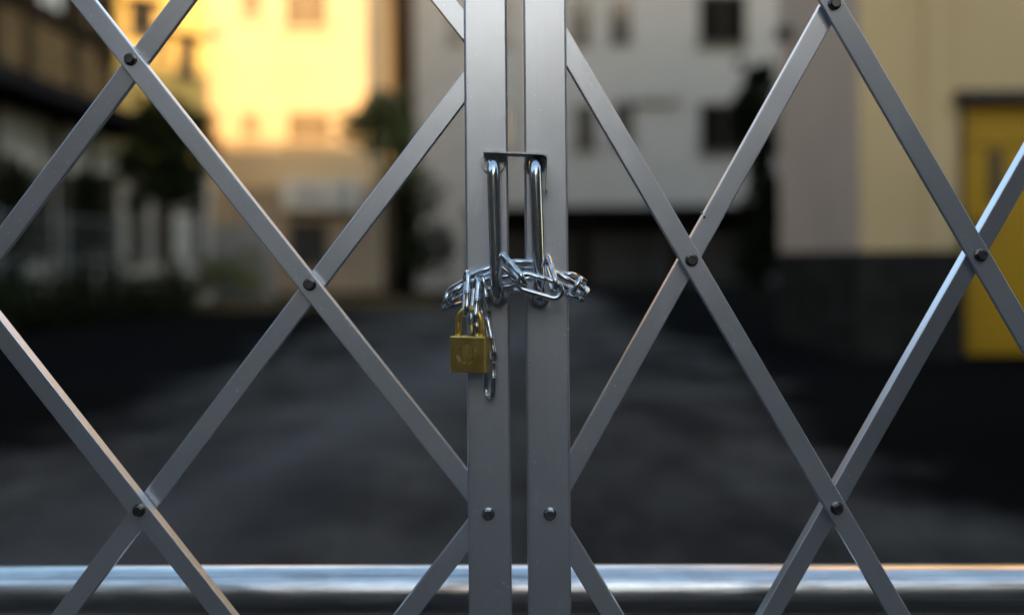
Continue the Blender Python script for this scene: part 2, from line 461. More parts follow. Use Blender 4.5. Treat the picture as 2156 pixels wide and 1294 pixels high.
# grey tiled block over a dark carport
Y = 25.4
gb = thing('apartment_block', 'pale grey tiled block with narrow dark windows above a dark carport', 'building', (3, Y, 0))
x0, x1 = xpx(878, Y), xpx(1680, Y); zc = zpx(1400, 445, Y); xa = xpx(985, Y)
boxes('wall', [(x0, x1, Y, Y + 9, zc, 12.5), (x0, xa, Y + .001, Y + 9, -0.1, zc), (x1 - .4, x1, Y + .001, Y + 9, -0.1, zc)], M['grey'], gb)
boxes('roof', [(x0 - .2, x1 + .2, Y - .2, Y + 9.2, 12.5, 12.75)], M['concrete'], gb)
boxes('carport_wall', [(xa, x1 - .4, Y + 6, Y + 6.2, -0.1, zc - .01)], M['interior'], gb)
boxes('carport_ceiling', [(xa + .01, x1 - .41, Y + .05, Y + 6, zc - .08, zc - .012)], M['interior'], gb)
boxes('shutter', [(xa + .3, x1 - .8, Y + 1.2, Y + 1.28, 0, zc - .45)], siding('dark_steel_shutter', (0.008, 0.007, 0.006), 4, (1, 1, 1)), gb)
boxes('shade_strip', [(xa - .05, x1 - .35, Y - .04, Y - .002, zc - .10, zc + .16)], M['interior'], gb)  # added dark strip, paints the wall's shading above the carport opening
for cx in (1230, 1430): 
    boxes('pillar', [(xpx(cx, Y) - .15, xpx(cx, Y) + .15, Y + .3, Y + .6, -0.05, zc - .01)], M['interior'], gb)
for px, py, wpx, hpx in ((1052, 48, 42, 92), (1221, 46, 42, 92), (1306, 44, 42, 92), (1052, 268, 42, 96), (1233, 268, 42, 96), (1312, 262, 42, 92),
                         (960, 60, 30, 60)):
    a, b = P(px - wpx/2, py + hpx/2, Y), P(px + wpx/2, py - hpx/2, Y)
    window(gb, a.x, b.x, a.z, b.z, Y, M['darkframe'], M['glass'], fw=.05)
for px, py, wpx, hpx in ((1521, 42, 98, 112), (1524, 270, 100, 108)):
    a, b = P(px - wpx/2, py + hpx/2, Y), P(px + wpx/2, py - hpx/2, Y)
    window(gb, a.x, b.x, a.z, b.z, Y, M['darkframe'], M['interior'])
a, b = P(1335, 218, Y), P(1430, 196, Y)
boxes('balcony_hood', [(a.x, b.x, Y - .25, Y - .002, a.z, b.z)], M['concrete'], gb)

# mauve and tan building with the yellow door
Y = 6.95; xl = xpx(1812, Y)
rb = thing('rendered_building', 'mauve and tan rendered building with dark plinth and yellow door', 'building', (xl, Y, 0))
xd = P(2022, 470, Y).x; zt = P(2022, 215, Y).z; zp = P(1812, 528, Y).z; xd2 = xd + 1.15
yfar = 9.35
bm = bmesh.new()
box(bm, xl, xd, Y, yfar, zp, 11); box(bm, xd, xd2, Y, yfar, zt, 11); box(bm, xd2, 16, Y, yfar, zp, 11)
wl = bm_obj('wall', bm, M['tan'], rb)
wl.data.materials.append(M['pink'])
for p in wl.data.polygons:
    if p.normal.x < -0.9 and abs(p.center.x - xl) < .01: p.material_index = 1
boxes('pilaster', [(xl + .52, xl + .74, Y - .03, Y - .001, zp, 11)], M['tan'], rb)
boxes('plinth', [(xl - .03, xd - .002, Y - .03, yfar + .02, -0.1, zp - .002), (xd2 + .002, 16.03, Y - .03, yfar + .02, -0.1, zp - .002)], M['plinth'], rb)
boxes('roof', [(xl - .2, 16.2, Y - .2, yfar + .2, 11, 11.2)], M['concrete'], rb)
dr = boxes('door', [(xd + .02, xd2 - .02, Y + .02, Y + .08, 0.03, zt - .36)], M['door'], rb, 0.006)
boxes('door_frame', [(xd + .002, xd + .02, Y - .04, Y + .1, 0, zt), (xd2 - .02, xd2 - .002, Y - .04, Y + .1, 0, zt),
                     (xd - .06, xd2 + .06, Y - .10, Y - .032, zt - .002, zt + .08)], M['darkframe'], rb)
boxes('transom_panel', [(xd + .021, xd2 - .021, Y + .03, Y + .07, zt - .34, zt - .004)], M['door'], rb)
a = P(2098, 420, Y)
boxes('door_recess', [(xd - .1, xd2 + .1, Y + .25, Y + .3, -.08, zt - .003)], M['interior'], rb)
h = boxes('inset_window', [(a.x - .06, a.x + .06, Y - .0, Y + .022, a.z - .02, a.z + .40)], M['brownglass']); inv(h, rb); h.parent = dr; h.matrix_parent_inverse = Matrix.Identity(4)
k = boxes('handle', [(xd + .10, xd + .13, Y - .05, Y + .022, .92, 1.12), (xd + .10, xd + .22, Y - .06, Y - .035, 1.06, 1.085)], M['darkframe']); k.parent = dr
lp = P(1628, 68, yfar - .5)
wlm = thing('wall_lamp', 'small dark lamp on a bracket high on the mauve wall', 'lamp', (xl, yfar - .5, lp.z))
bm = bmesh.new()
sweep(bm, [Vector((xl + .01, yfar - .5, lp.z)), Vector((xl - .05, yfar - .5, lp.z + .05)), Vector((xl - .09, yfar - .5, lp.z + .03))], .014, 8); fix_normals(bm)
bm_obj('bracket', bm, M['darkframe'], wlm, True)
bm = bmesh.new()
sweep(bm, [Vector((xl - .09, yfar - .5, lp.z + z)) for z in (.07, .06, .03, -.06, -.085)], [.012, .05, .065, .085, .03], 14); fix_normals(bm)
bm_obj('lamp_shade', bm, M['darkframe'], wlm, True)

# brown timber house on the left, its long side along the yard
X = -7.2
h1 = thing('timber_house', 'brown timber sided house with white ground floor at the far left', 'house', (X, 12, 0))
yA, yB = 3.0, 17.2
zE = 3.15
boxes('ground_floor_wall', [(X - 6, X, yA, yB, -0.1, zE)], M['white'], h1)
boxes('upper_wall', [(X - 6, X - .05, yA, yB, zE + .002, 6.6)], M['wood'], h1)
boxes('eave', [(X - .04, X + 1.0, yA, yB + .1, zE - .10, zE + .12), (X - .04, X + .35, yA, yB + .08, zE + .122, zE + .30)], M['rooftile'], h1)
boxes('roof', [(X - 6.5, X + .7, yA - .4, yB + .4, 6.6, 6.85)], M['rooftile'], h1)
for yy in (12.9, 13.9, 15.5, 16.9):
    boxes('corner_post', [(X - .045, X + .02, yy - .08, yy + .08, zE + .31, 6.58)], M['beam'], h1)
boxes('beam', [(X - .045, X + .03, yA, yB, 4.55, 4.68)], M['beam'], h1)
for (ya, yb_, za, zb, pn) in ((13.1, 13.75, 4.75, 6.2, M['glass']), (14.15, 15.1, 4.75, 6.1, M['whitemetal']), (15.8, 16.6, 4.8, 5.9, M['brownglass']), (11.2, 12.6, 4.75, 6.1, M['glass'])):
    window(h1, ya, yb_, za, zb, X - .05, M['beam'], pn, 'x')
for (ya, yb_, za, zb) in ((12.9, 13.55, .1, 2.35), (13.95, 14.5, 1.0, 2.1), (14.75, 15.75, .1, 2.25), (16.3, 17.05, .1, 2.4), (10.6, 12.2, .9, 2.2)):
    window(h1, ya, yb_, za, zb, X, M['darkframe'], M['glass'], 'x', sill=za > .5)

for yy in (11.8, 12.75, 14.65, 15.95):
    boxes('downpipe', [(X + .002, X + .09, yy - .05, yy + .05, 0, zE - .11)], M['beam'], h1)
for ya, yb_ in ((13.6, 13.9), (14.52, 14.62), (16.0, 16.2)):
    boxes('pale_board', [(X + .002, X + .05, ya, yb_, .05, 2.5)], M['whitemetal'], h1)
for yy, zz in ((12.2, 5.2), (15.3, 5.3), (16.75, 5.0)):
    boxes('lattice_screen', [(X - .045, X + .06, yy - .22, yy + .22, zz - .7, zz + .7)], M['beam'], h1)

# ochre house, turned a little towards the yard, behind it
h2 = thing('ochre_house', 'sunlit ochre house with dark window hoods above the dark leafy tree', 'house', (-7.26, 17.6, 0))
h2.rotation_euler = (0, 0, math.atan2(.6, .8))
zs, xr = 2.75, 1.66
boxes('ground_floor_wall', [(-2, xr, 0, 5.5, -0.1, zs)], M['white'], h2)
boxes('upper_wall', [(-2, xr - .02, .02, 5.5, zs + .002, 7.2)], M['h2'], h2)
boxes('roof', [(-2.3, xr + .15, -.3, 5.8, 7.2, 7.4)], M['rooftile'], h2)
boxes('eave', [(-2, xr - .1, -.34, -.002, zs - .28, zs - .05)], M['rooftile'], h2)
def along(px):
    k = (px - 1078) / F
    return (k * (17.6 - CAM.y) + 7.26) / (.8 - .6 * k)
def hz(px, py): return zpx(px, py, 17.6 + .6 * along(px))
for px, py, wpx, hpx in ((303, 45, 52, 66), (397, 122, 34, 74), (345, 96, 20, 44)):
    x_0, x_1 = along(px - wpx/2), along(px + wpx/2); z_0, z_1 = hz(px, py + hpx/2), hz(px, py - hpx/2)
    f = window(h2, x_0, x_1, z_0, z_1, .02, M['darkframe'], M['interior'])
    hd = boxes('hood', [(x_0 - .08, x_1 + .08, -.30, .018, z_1 + .02, z_1 + .09)], M['rooftile']); hd.parent = f
for px, py, wpx, hpx in ((345, 470, 40, 170), (420, 480, 22, 150), (290, 480, 34, 160)):
    window(h2, along(px - wpx/2), along(px + wpx/2), max(hz(px, py + hpx/2), .05), hz(px, py - hpx/2), 0, M['darkframe'], M['glass'], sill=False)

# building across the street behind the photographer: it shades the yard
ob = thing('unseen_shade_block', 'unseen long concrete block across the street that shades the yard', 'building', (0, -30, 0))
boxes('wall', [(-40, 2.0, -40, -30.002, -0.1, 8.2), (2.0, 7.0, -40, -30, -0.1, 14.0), (7.0, 60, -40, -30.001, -0.1, 11.65)], M['brick'], ob)
for i in range(14):
    for z in ((1.2, 3.6) if i < 8 else (1.2, 4.2, 7.2)):
        xx = -20 + i*3.4
        f = boxes('window', [(xx - .8, xx + .8, -29.999, -29.94, z, z + 1.5)], M['glass'], ob)

for nm, lab, bx_ in (('shade_wall', 'unseen dark brick wall added left of the gate to darken that side', (-3.6, -3.25, -2.5, 4.7, -.1, 2.0)),
                    ('shade_block', 'unseen tall dark brick block added behind left to darken reflections', (-14, -3.6, -20, -9.5, -.1, 9)),
                    ('shade_wall', 'unseen dark brick wall added right of the gate to darken that side', (2.75, 3.1, .5, 3.9, -.1, 1.8)),
                    ('shade_block', 'unseen dark brick block added behind right to darken reflections', (5.2, 30, -20, -1.2, -.1, 7.1))):
    sb = thing(nm, lab, 'wall' if nm == 'shade_wall' else 'building', ((bx_[0]+bx_[1])/2, bx_[3], 0))  # unseen walls and blocks, added to darken the sides and the reflections
    boxes('wall', [bx_], M['brick'], sb)
    boxes('roof', [(bx_[0] - .1, bx_[1] + .1, bx_[2] - .1, bx_[3] + .1, bx_[5] + .001, bx_[5] + .2)], M['concrete'], sb)

# ------------------------------------------------------------------ between the buildings
pp = P(852, 608, 20.5)
up = thing('utility_pole', 'tall dark utility pole between the yellow and grey buildings', 'pole', (pp.x, pp.y, 0))
bm = bmesh.new(); sweep(bm, [Vector((pp.x, pp.y, z)) for z in (-.1, 4, 9)], [.25, .23, .21], 14); fix_normals(bm)
bm_obj('pole_shaft', bm, M['pole'], up, True)
boxes('crossarm', [(pp.x - .7, pp.x + .7, pp.y - .2, pp.y - .12, 8.3, 8.4)], M['pole'], up)
boxes('junction_box', [(pp.x - .14, pp.x + .14, pp.y - .36, pp.y - .16, 1.0, 1.7)], M['pole'], up, .01)

def ac(px, label):
    Yw = 24.0; c = P(px, 412, Yw)
    t = thing('outdoor_unit', label, 'air conditioner', (c.x, Yw - .25, c.z - .40), 'outdoor units on the yellow wall')
    boxes('casing', [(c.x - .46, c.x + .46, Yw - .42, Yw - .10, c.z - .38, c.z + .36)], M['ac'], t, .03)
    bm = bmesh.new()
    for q in range(5):
        r = .29 * (q + 1) / 5
        sweep(bm, [Vector((c.x + .10 + r*math.cos(a/16*math.pi), Yw - .435, c.z + r*math.sin(a/16*math.pi))) for a in range(32)], .008, 5, True)
    fix_normals(bm); bm_obj('fan_grille', bm, M['whitemetal'], t, True)
    bm = bmesh.new(); bmesh.ops.create_circle(bm, cap_ends=True, radius=.3, segments=28,
        matrix=Matrix.Translation((c.x + .10, Yw - .4215, c.z)) @ Matrix.Rotation(R(90), 4, 'X'))
    bm_obj('fan_opening', bm, M['slab'], t)
    for q in (-.38, .38):
        boxes('bracket', [(c.x + q - .02, c.x + q + .02, Yw - .45, Yw - .003, c.z - .44, c.z - .383)], M['rail'], t)
ac(640, 'white outdoor cooling unit above the dark ground floor window')
ac(722, 'white outdoor cooling unit nearer the lattice bar and utility pole')

# wire fence along the yard edge
fn = thing('wire_fence', 'thin grey steel fence along the far left edge of the yard', 'fence', (-5.6, 16, 0))
fa, fb = Vector((-6.35, 9.5, 0)), Vector((-5.2, 19.6, 0))
for i in range(8):
    q = fa.lerp(fb, i/7); bm = bmesh.new(); sweep(bm, [q + Vector((0, 0, z)) for z in (-.05, 1.5)], .025, 8); fix_normals(bm)
    bm_obj('post', bm, M['rail'], fn, True)
for z in (.25, .85, 1.42):
    bm = bmesh.new(); sweep(bm, [fa + Vector((0, 0, z)), fb + Vector((0, 0, z))], .014, 8); fix_normals(bm)
    bm_obj('rail', bm, M['rail'], fn, True)
bm = bmesh.new()
for i in range(90):
    q = fa.lerp(fb, (i + .5)/90); sweep(bm, [q + Vector((0, 0, .25)), q + Vector((0, 0, 1.42))], .004, 4)
fix_normals(bm); bm_obj('mesh_panel', bm, M['rail'], fn)

# low blue-grey panel wall by the bush
a, b = P(425, 560, 20.2), P(575, 470, 20.2)
lw = thing('low_wall', 'low blue grey panel wall standing behind the round green bush', 'wall', (a.x, 20.2, 0))
boxes('panel', [(a.x, b.x, 20.2, 20.3, -.05, b.z - .06)], M['slab'], lw)
boxes('coping', [(a.x - .03, b.x + .03, 20.16, 20.34, b.z - .058, b.z)], M['concrete'], lw)

def ragged(blobs, k, spread):
    out = list(blobs)
    for c, r in blobs:
        for _ in range(k):
            a = random.uniform(0, 6.28); e = random.uniform(-.9, 1.1)
            q = random.uniform(.25, .45)
            out.append(((c[0] + math.cos(a)*r[0]*spread, c[1] + math.sin(a)*r[1]*.8, c[2] + e*r[2]*spread), (r[0]*q, r[1]*q, r[2]*q)))
    return out
def blob(px, py, y, rx, ry, rz): return (P(px, py, y)[:], (rx, ry, rz))
b0 = P(352, 600, 14.6)
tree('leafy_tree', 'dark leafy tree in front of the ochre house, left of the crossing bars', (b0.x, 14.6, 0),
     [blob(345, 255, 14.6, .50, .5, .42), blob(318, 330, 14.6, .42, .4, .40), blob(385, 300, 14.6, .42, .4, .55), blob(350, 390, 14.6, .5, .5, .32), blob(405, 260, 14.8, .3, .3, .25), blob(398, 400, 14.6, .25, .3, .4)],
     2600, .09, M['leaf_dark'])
b0 = P(815, 600, 18.5)
tree('conifer_tree', 'dark green tree with one drooping branch beside the utility pole', (b0.x, 18.5, 0),
     [blob(765, 258, 18.5, .42, .4, .26), blob(805, 225, 18.5, .42, .4, .34), blob(838, 270, 18.5, .40, .4, .40), blob(800, 300, 18.5, .45, .4, .22), blob(855, 340, 18.6, .25, .3, .5)],
     2400, .08, M['leaf_green'])
b0 = P(862, 610, 19)
tree('climbing_shrub', 'dim straggly shrub at the foot of the utility pole', (b0.x, 19, 0),
     [blob(850, 430, 19, .28, .3, .5), blob(890, 420, 19, .3, .3, .4), blob(868, 530, 19, .40, .3, .6), blob(920, 520, 19, .42, .3, .55)], 1500, .08, M['leaf_dark'], .04, 'shrub')
b0 = P(1598, 640, 13)
tree('slender_tree', 'slim dark tree at the back corner of the mauve building', (b0.x, 13, 0),
     [blob(1596, 165, 13, .20, .25, .22), blob(1586, 225, 13, .30, .25, .32), blob(1600, 300, 13, .24, .25, .4), blob(1606, 400, 13, .20, .25, .5), blob(1600, 520, 13, .26, .25, .55)], 3000, .07, M['leaf_dark'], .05)
b0 = P(455, 605, 18.8)
tree('round_bush', 'low round green bush in front of the blue grey panel wall', (b0.x, 18.8, 0),
     [blob(455, 570, 18.8, .62, .5, .34), blob(415, 585, 18.8, .40, .4, .26), blob(500, 585, 18.8, .42, .4, .26)], 2600, .06, M['leaf_fresh'], .03, 'bush')
b0 = P(150, 620, 12.4)
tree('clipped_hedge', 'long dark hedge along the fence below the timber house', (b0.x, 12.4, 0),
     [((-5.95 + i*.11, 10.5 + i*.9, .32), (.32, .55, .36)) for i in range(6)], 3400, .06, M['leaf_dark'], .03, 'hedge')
for px_, y_, lab in ((40, 12.6, 'dark upright shrub against the white wall of the timber house, nearer the frame edge'), (182, 14.4, 'dark upright shrub between the timber house and the leafy tree')):
    b0 = P(px_, 600, y_)
    tree('upright_shrub', lab, (b0.x, y_, 0), [blob(px_, 395, y_, .22, .25, .32), blob(px_ + 8, 450, y_, .26, .25, .35), blob(px_ - 4, 520, y_, .24, .25, .4)], 1300, .07, M['leaf_dark'], .03, 'shrub')
# dry grass along the verge
gv, gf = [], []
for _ in range(2600):
    x, y = random.uniform(-6.9, -1.3), random.uniform(15.3, 18.2)
    hgt = random.uniform(.05, .16); a = random.uniform(0, 6.28); dx, dy = math.cos(a)*.012, math.sin(a)*.012
    i = len(gv); gv += [(x - dx, y - dy, 0), (x + dx, y + dy, 0), (x + random.uniform(-.05, .05), y + random.uniform(-.05, .05), hgt)]; gf.append((i, i+1, i+2))
me = bpy.data.meshes.new('grass'); me.from_pydata(gv, [], gf); me.update()
g = link_obj('grass', me, M['grass']); g['kind'] = 'stuff'; g['label'] = 'dry yellowish grass along the far edge of the yard'; g['category'] = 'grass'

# ------------------------------------------------------------------ barrier pipe
a, b = P(-260, 1240.5, .170), P(2416, 1236, .140)
pipe = thing('barrier_pipe', 'thick galvanised steel pipe running low behind the gate', 'pipe', ((a.x+b.x)/2, .155, 0))
d = b - a; L = d.length
pm = profile_mesh('pipe_tube', rrect(.0545, .0545, .0271, 12), -L/2, L/2)
o = link_obj('pipe_tube', pm, M['pipe']); o.matrix_world = Matrix.Translation((a+b)/2) @ d.to_track_quat('Z', 'Y').to_matrix().to_4x4()
o.parent = pipe; o.matrix_parent_inverse = Matrix.Translation(-Vector(pipe.location))
for q in (a, b):
    bm = bmesh.new(); sweep(bm, [Vector((q.x, q.y, z)) for z in (-.05, q.z - .02)], .03, 16); fix_normals(bm)
    bm_obj('support_leg', bm, M['pipe'], pipe, True)

# ------------------------------------------------------------------ folding gate
POST_D = .034
lx, rx = P(1026, 540, 0).x, P(1151.5, 540, 0).x
left = thing('folding_gate', 'left leaf of the aluminium lattice gate, its post carrying the latch plate', 'gate', (lx, 0, 0), 'leaves of the folding gate')
right = thing('folding_gate', 'right leaf of the aluminium lattice gate, with plain post and second handle', 'gate', (rx, 0, 0), 'leaves of the folding gate')
pmesh = profile_mesh('post', rrect(.0443, POST_D, .0026, 6), 0, 1.62)
for root, x in ((left, lx), (right, rx)):
    o = link_obj('post', pmesh, M['alu']); o.location = (x, POST_D/2, .03); inv(o, root)

BW, BD = .0205, .0112
FY, RY = .006, .0185           # front faces of the two layers
def bar(root, p, q, layer, twist=0):
    """flat tube whose centre line passes photo points p and q (on the front layer's face)"""
    a, b = P(*p, FY), P(*q, FY)
    y0 = FY if layer == 0 else RY
    a.y = b.y = y0 + BD/2
    d = (b - a); L = d.length; d.normalize()
    me = profile_mesh('lattice_bar', rrect(BW, BD, .0011, 4), 0, L)
    o = link_obj('lattice_bar', me, M['alu'])
    xax = Vector((0, 1, 0)).cross(d).normalized()
    yax = d.cross(xax)
    rt = Matrix.Rotation(R(twist), 3, d); xax = rt @ xax; yax = rt @ yax      # bars of a worn gate sit a little twisted
    m = Matrix((xax, yax, d)).transposed().to_4x4(); m.translation = a
    o.matrix_world = m
    inv(o, root); return o
def ext(p, q, x):
    """point at photo column x on the line p-q"""
    t = (x - p[0]) / (q[0] - p[0]); return (x, p[1] + t * (q[1] - p[1]))

def hex_bolt(parent, c, r, mat, flange=1.3, hh=.0066):
    """hex head with washer flange facing the photographer, c on the face it sits on"""
    bm = bmesh.new()
    ang = random.uniform(0, 60)
    def ring(rad, y, n=36, hexa=False):
        vs = []
        for k in range(n):
            a = 2*math.pi*k/n + R(ang); rr = rad
            if hexa:
                rr = rad * math.cos(math.pi/6) / math.cos(((a - R(ang)) % (math.pi/3)) - math.pi/6)
            vs.append(bm.verts.new((c.x + rr*math.cos(a), c.y + y, c.z + rr*math.sin(a))))
        return vs
    rs = [ring(r*flange, .0006), ring(r*flange, -.0007), ring(r*flange*.97, -.0011), ring(r*1.04, -.0017, hexa=True),
          ring(r*1.0, -hh + .0008, hexa=True), ring(r*.88, -hh), ring(r*.55, -hh), ring(r*.5, -hh + .0004)]
    for a, b in zip(rs, rs[1:]):
        for k in range(36): bm.faces.new((a[k], b[k], b[(k+1)%36], a[(k+1)%36]))
    bm.faces.new(rs[-1]); fix_normals(bm)
    o = bm_obj('bolt', bm, mat)
    smooth_by_angle(o, 28)
    return o
def sub(o, part):
    """make o a sub-part of part, keeping its place"""
    bpy.context.view_layer.update()
    o.parent = part; o.matrix_parent_inverse = part.matrix_world.inverted()

# left leaf, front bars fall to the right, rear bars rise to the right
pL = (1028, 1078)
a1, a2, a3 = (275, 125), (652, 598), (293, 1073)
L1 = bar(left, ext(a1, a2, -120), pL, 0)
L2 = bar(left, ext(a3, (652, 1529), -420), ext(a3, (652, 1529), 560), 0, 6)
L3 = bar(left, (430, -630), (1028, 118), 0)
L4 = bar(left, (60, 1384), (1028, 110), 1)
L5 = bar(left, ext(a1, (0, 491), -330), ext(a1, (0, 491), 640), 1, 10)
L6 = bar(left, (600, 1630), (1028, 1078), 1)
# right leaf
b1, b2, b3, b4 = (1456, 547), (1757, 8), (2065, 537), (1762, 1069)
pR = (1158, 1078)
R1 = bar(right, ext(b1, b4, 1152), ext(b1, b4, 2000), 0)
R2 = bar(right, ext(b2, b3, 1560), ext(b2, b3, 2500), 0, 12)
R3 = bar(right, pR, (1420, 1510), 0)
R4 = bar(right, pR, ext(b1, b2, 1960), 1)
R5 = bar(right, ext(b4, b3, 1500), ext(b4, b3, 2520), 1, 9)
for b_, pts in ((L1, (a1, a2)), (L2, (a3,)), (R1, (b1, b4)), (R2, (b2, b3))):
    for p in pts:
        sub(hex_bolt(b_, P(*p, FY), .0052, M['bolt']), b_)

for b_, p in ((R4, (1477, 449)), (R4, (1483, 457)), (L5, (316, 62))):
    bm = bmesh.new(); c = P(*p, RY)
    bmesh.ops.create_uvsphere(bm, u_segments=12, v_segments=8, radius=.0015, matrix=Matrix.Translation(c) @ Matrix.Diagonal((1, .35, 1.1, 1)))
    sub(bm_obj('nick', bm, M['bolt'], None, True), b_)

def part_of(root, name):
    return [c for c in root.children if c.name.split('.')[0] == name][0]
for root, p in ((left, (1028, 1081)), (right, (1158, 1081))):
    sub(hex_bolt(root, P(*p, 0), .0052, M['zbolt'], 1.26, .0070), part_of(root, 'post'))

# pull handles
HY, HR = -.036, .0061
def handle(root, top, bot):
    t, b = P(*top, HY), P(*bot, HY)
    path = []; rb = .013
    ax = (b - t).normalized()
    path.append(Vector((t.x, .004, t.z))); path.append(Vector((t.x, HY + rb + .004, t.z)))
    for k in range(9):
        a = R(90) * k / 8
        path.append(Vector((t.x, HY + rb - rb*math.sin(a), t.z)) + ax * (rb - rb*math.cos(a)))
    n = 8
    s0, s1 = t + ax*rb, b - ax*rb
    for k in range(1, n): path.append(s0.lerp(s1, k/n))
    for k in range(9):
        a = R(90) * k / 8
        path.append(b - ax*(rb - rb*math.sin(a)) + Vector((0, rb - rb*math.cos(a), 0)))
    path.append(Vector((b.x, HY + rb + .004, b.z))); path.append(Vector((b.x, .004, b.z)))
    bm = bmesh.new(); sweep(bm, path, HR, 28); fix_normals(bm)
    h = bm_obj('handle', bm, M['handle'], root, True)
    for q in (t, b):
        bm = bmesh.new()
        n = 40; prof = ((HR + .0006, .0002), (HR + .0006, -.0030), (HR + .0014, -.0036), (.0090, -.0028), (.0092, -.0020), (.0106, -.0018), (.0108, -.0012), (.0108, .0003))
        rings = [[bm.verts.new((q.x + r*math.cos(2*math.pi*k/n), y, q.z + r*math.sin(2*math.pi*k/n))) for k in range(n)] for r, y in prof]
        for a_, b__ in zip(rings, rings[1:]):
            for k in range(n): bm.faces.new((a_[k], b__[k], b__[(k+1)%n], a_[(k+1)%n]))
        fix_normals(bm); sub(smooth_by_angle(bm_obj('washer', bm, M['plate']), 40), h)
    return h
handle(left, (1038, 341), (1046, 628))
handle(right, (1127, 342), (1137, 631))

# swing latch: tab under the left handle, arm over both, tip turned down at the right
def ribbon(bm, pts, y0, y1, th):
    """strip of sheet metal following pts (x, z), from depth y0 to y1, th thick"""
    n = len(pts); offs = []
    for i, p in enumerate(pts):
        p0, p1 = pts[max(i-1, 0)], pts[min(i+1, n-1)]
        t = Vector((p1[0]-p0[0], p1[1]-p0[1])).normalized(); offs.append(Vector((-t.y, t.x)) * th)
    vs = [[bm.verts.new(c) for c in ((p[0], y0, p[1]), (p[0], y1, p[1]), (p[0]-o.x, y1, p[1]-o.y), (p[0]-o.x, y0, p[1]-o.y))] for p, o in zip(pts, offs)]
    for a, b in zip(vs, vs[1:]):
        for k in range(4): bm.faces.new((a[k], a[(k+1)%4], b[(k+1)%4], b[k]))
    bm.faces.new(vs[0]); bm.faces.new(vs[-1][::-1])
yl0, yl1 = -.033, -.0008
A = P(1017, 317, yl0); B = P(1148, 323, yl0); Cc = P(1153, 334, yl0); D = P(1149.5, 401, yl0)
pts = [(A.x, A.z), (P(1085, 319.5, yl0).x, P(1085, 319.5, yl0).z), (P(1141, 322, yl0).x, P(1141, 322, yl0).z),
       (P(1149, 324, yl0).x, P(1149, 324, yl0).z), (P(1154, 328.5, yl0).x, P(1154, 328.5, yl0).z), (P(1155.5, 336, yl0).x, P(1155.5, 336, yl0).z), (P(1153, 401, yl0).x, P(1153, 401, yl0).z)]
bm = bmesh.new(); ribbon(bm, pts, yl0, yl1, .0017)
# tab against the post
h_ = P(1038, 341, 0)
tab = [(A.x, A.z - .0005), (P(1064, 318, yl0).x, P(1064, 318, yl0).z - .0005)] + [(h_.x + .0125*math.cos(R(a)), h_.z + .0125*math.sin(R(a))) for a in range(10, -191, -20)]
f_ = [bm.verts.new((x, -.0030, z)) for x, z in tab]; k_ = [bm.verts.new((x, -.0050, z)) for x, z in tab]
bm.faces.new(f_); bm.faces.new(k_[::-1])
for i in range(len(tab)): bm.faces.new((f_[i], f_[(i+1) % len(tab)], k_[(i+1) % len(tab)], k_[i]))
fix_normals(bm)
smooth_by_angle(bm_obj('latch_plate', bm, M['plate'], left), 40)

# ------------------------------------------------------------------ chain
chain = thing('chain', 'zinc plated steel chain wrapped round both posts behind the handles', 'chain', P(1080, 620, 0))
WR, LO, WO = .00272, .0490, .0212
def link_mesh():
    bm = bmesh.new(); rc = (WO - 2*WR)/2; st = (LO - WO)/2
    path, rad = [], []
    for k in range(13): a = R(-90 + 180*k/12); path.append(Vector((st + rc*math.cos(a), rc*math.sin(a), 0))); rad.append(WR)
    for x, r in ((.7, 1), (.16, 1), (.12, 1.10), (.05, 1.13), (.015, 1.10), (0, .93), (-.015, 1.10), (-.05, 1.13), (-.12, 1.10), (-.16, 1), (-.7, 1)):
        path.append(Vector((st*x, rc, 0))); rad.append(WR*r)
    for k in range(13): a = R(90 + 180*k/12); path.append(Vector((-st + rc*math.cos(a), rc*math.sin(a), 0))); rad.append(WR)
    for x in (-.7, 0, .7): path.append(Vector((st*x, -rc, 0))); rad.append(WR)
    sweep(bm, path, rad, 16, True); fix_normals(bm)
    me = bpy.data.meshes.new('chain_link'); bm.to_mesh(me); bm.free()
    for p in me.polygons: p.use_smooth = True
    me.materials.append(M['chain']); return me
LM = link_mesh()
def chain_link(p0, p1, roll=0.0, wdir=None):
    a, b = P(p0[0], p0[1], p0[2]), P(p1[0], p1[1], p1[2])
    ax = (b - a).normalized()
    if wdir is None:
        n = Vector((0, -1, 0)); n = (n - ax*n.dot(ax)).normalized()
        wv = n.cross(ax); wv = wv*math.cos(R(roll)) + n*math.sin(R(roll))
    else:
        wv = Vector((wdir[0], wdir[2], -wdir[1])); wv = (wv - ax*wv.dot(ax)).normalized()
    nz = ax.cross(wv)
    m = Matrix((ax, wv, nz)).transposed().to_4x4(); m.translation = (a + b)/2
    o = bpy.data.objects.new('chain_link', LM); C.objects.link(o); o.matrix_world = m
    inv(o, chain)
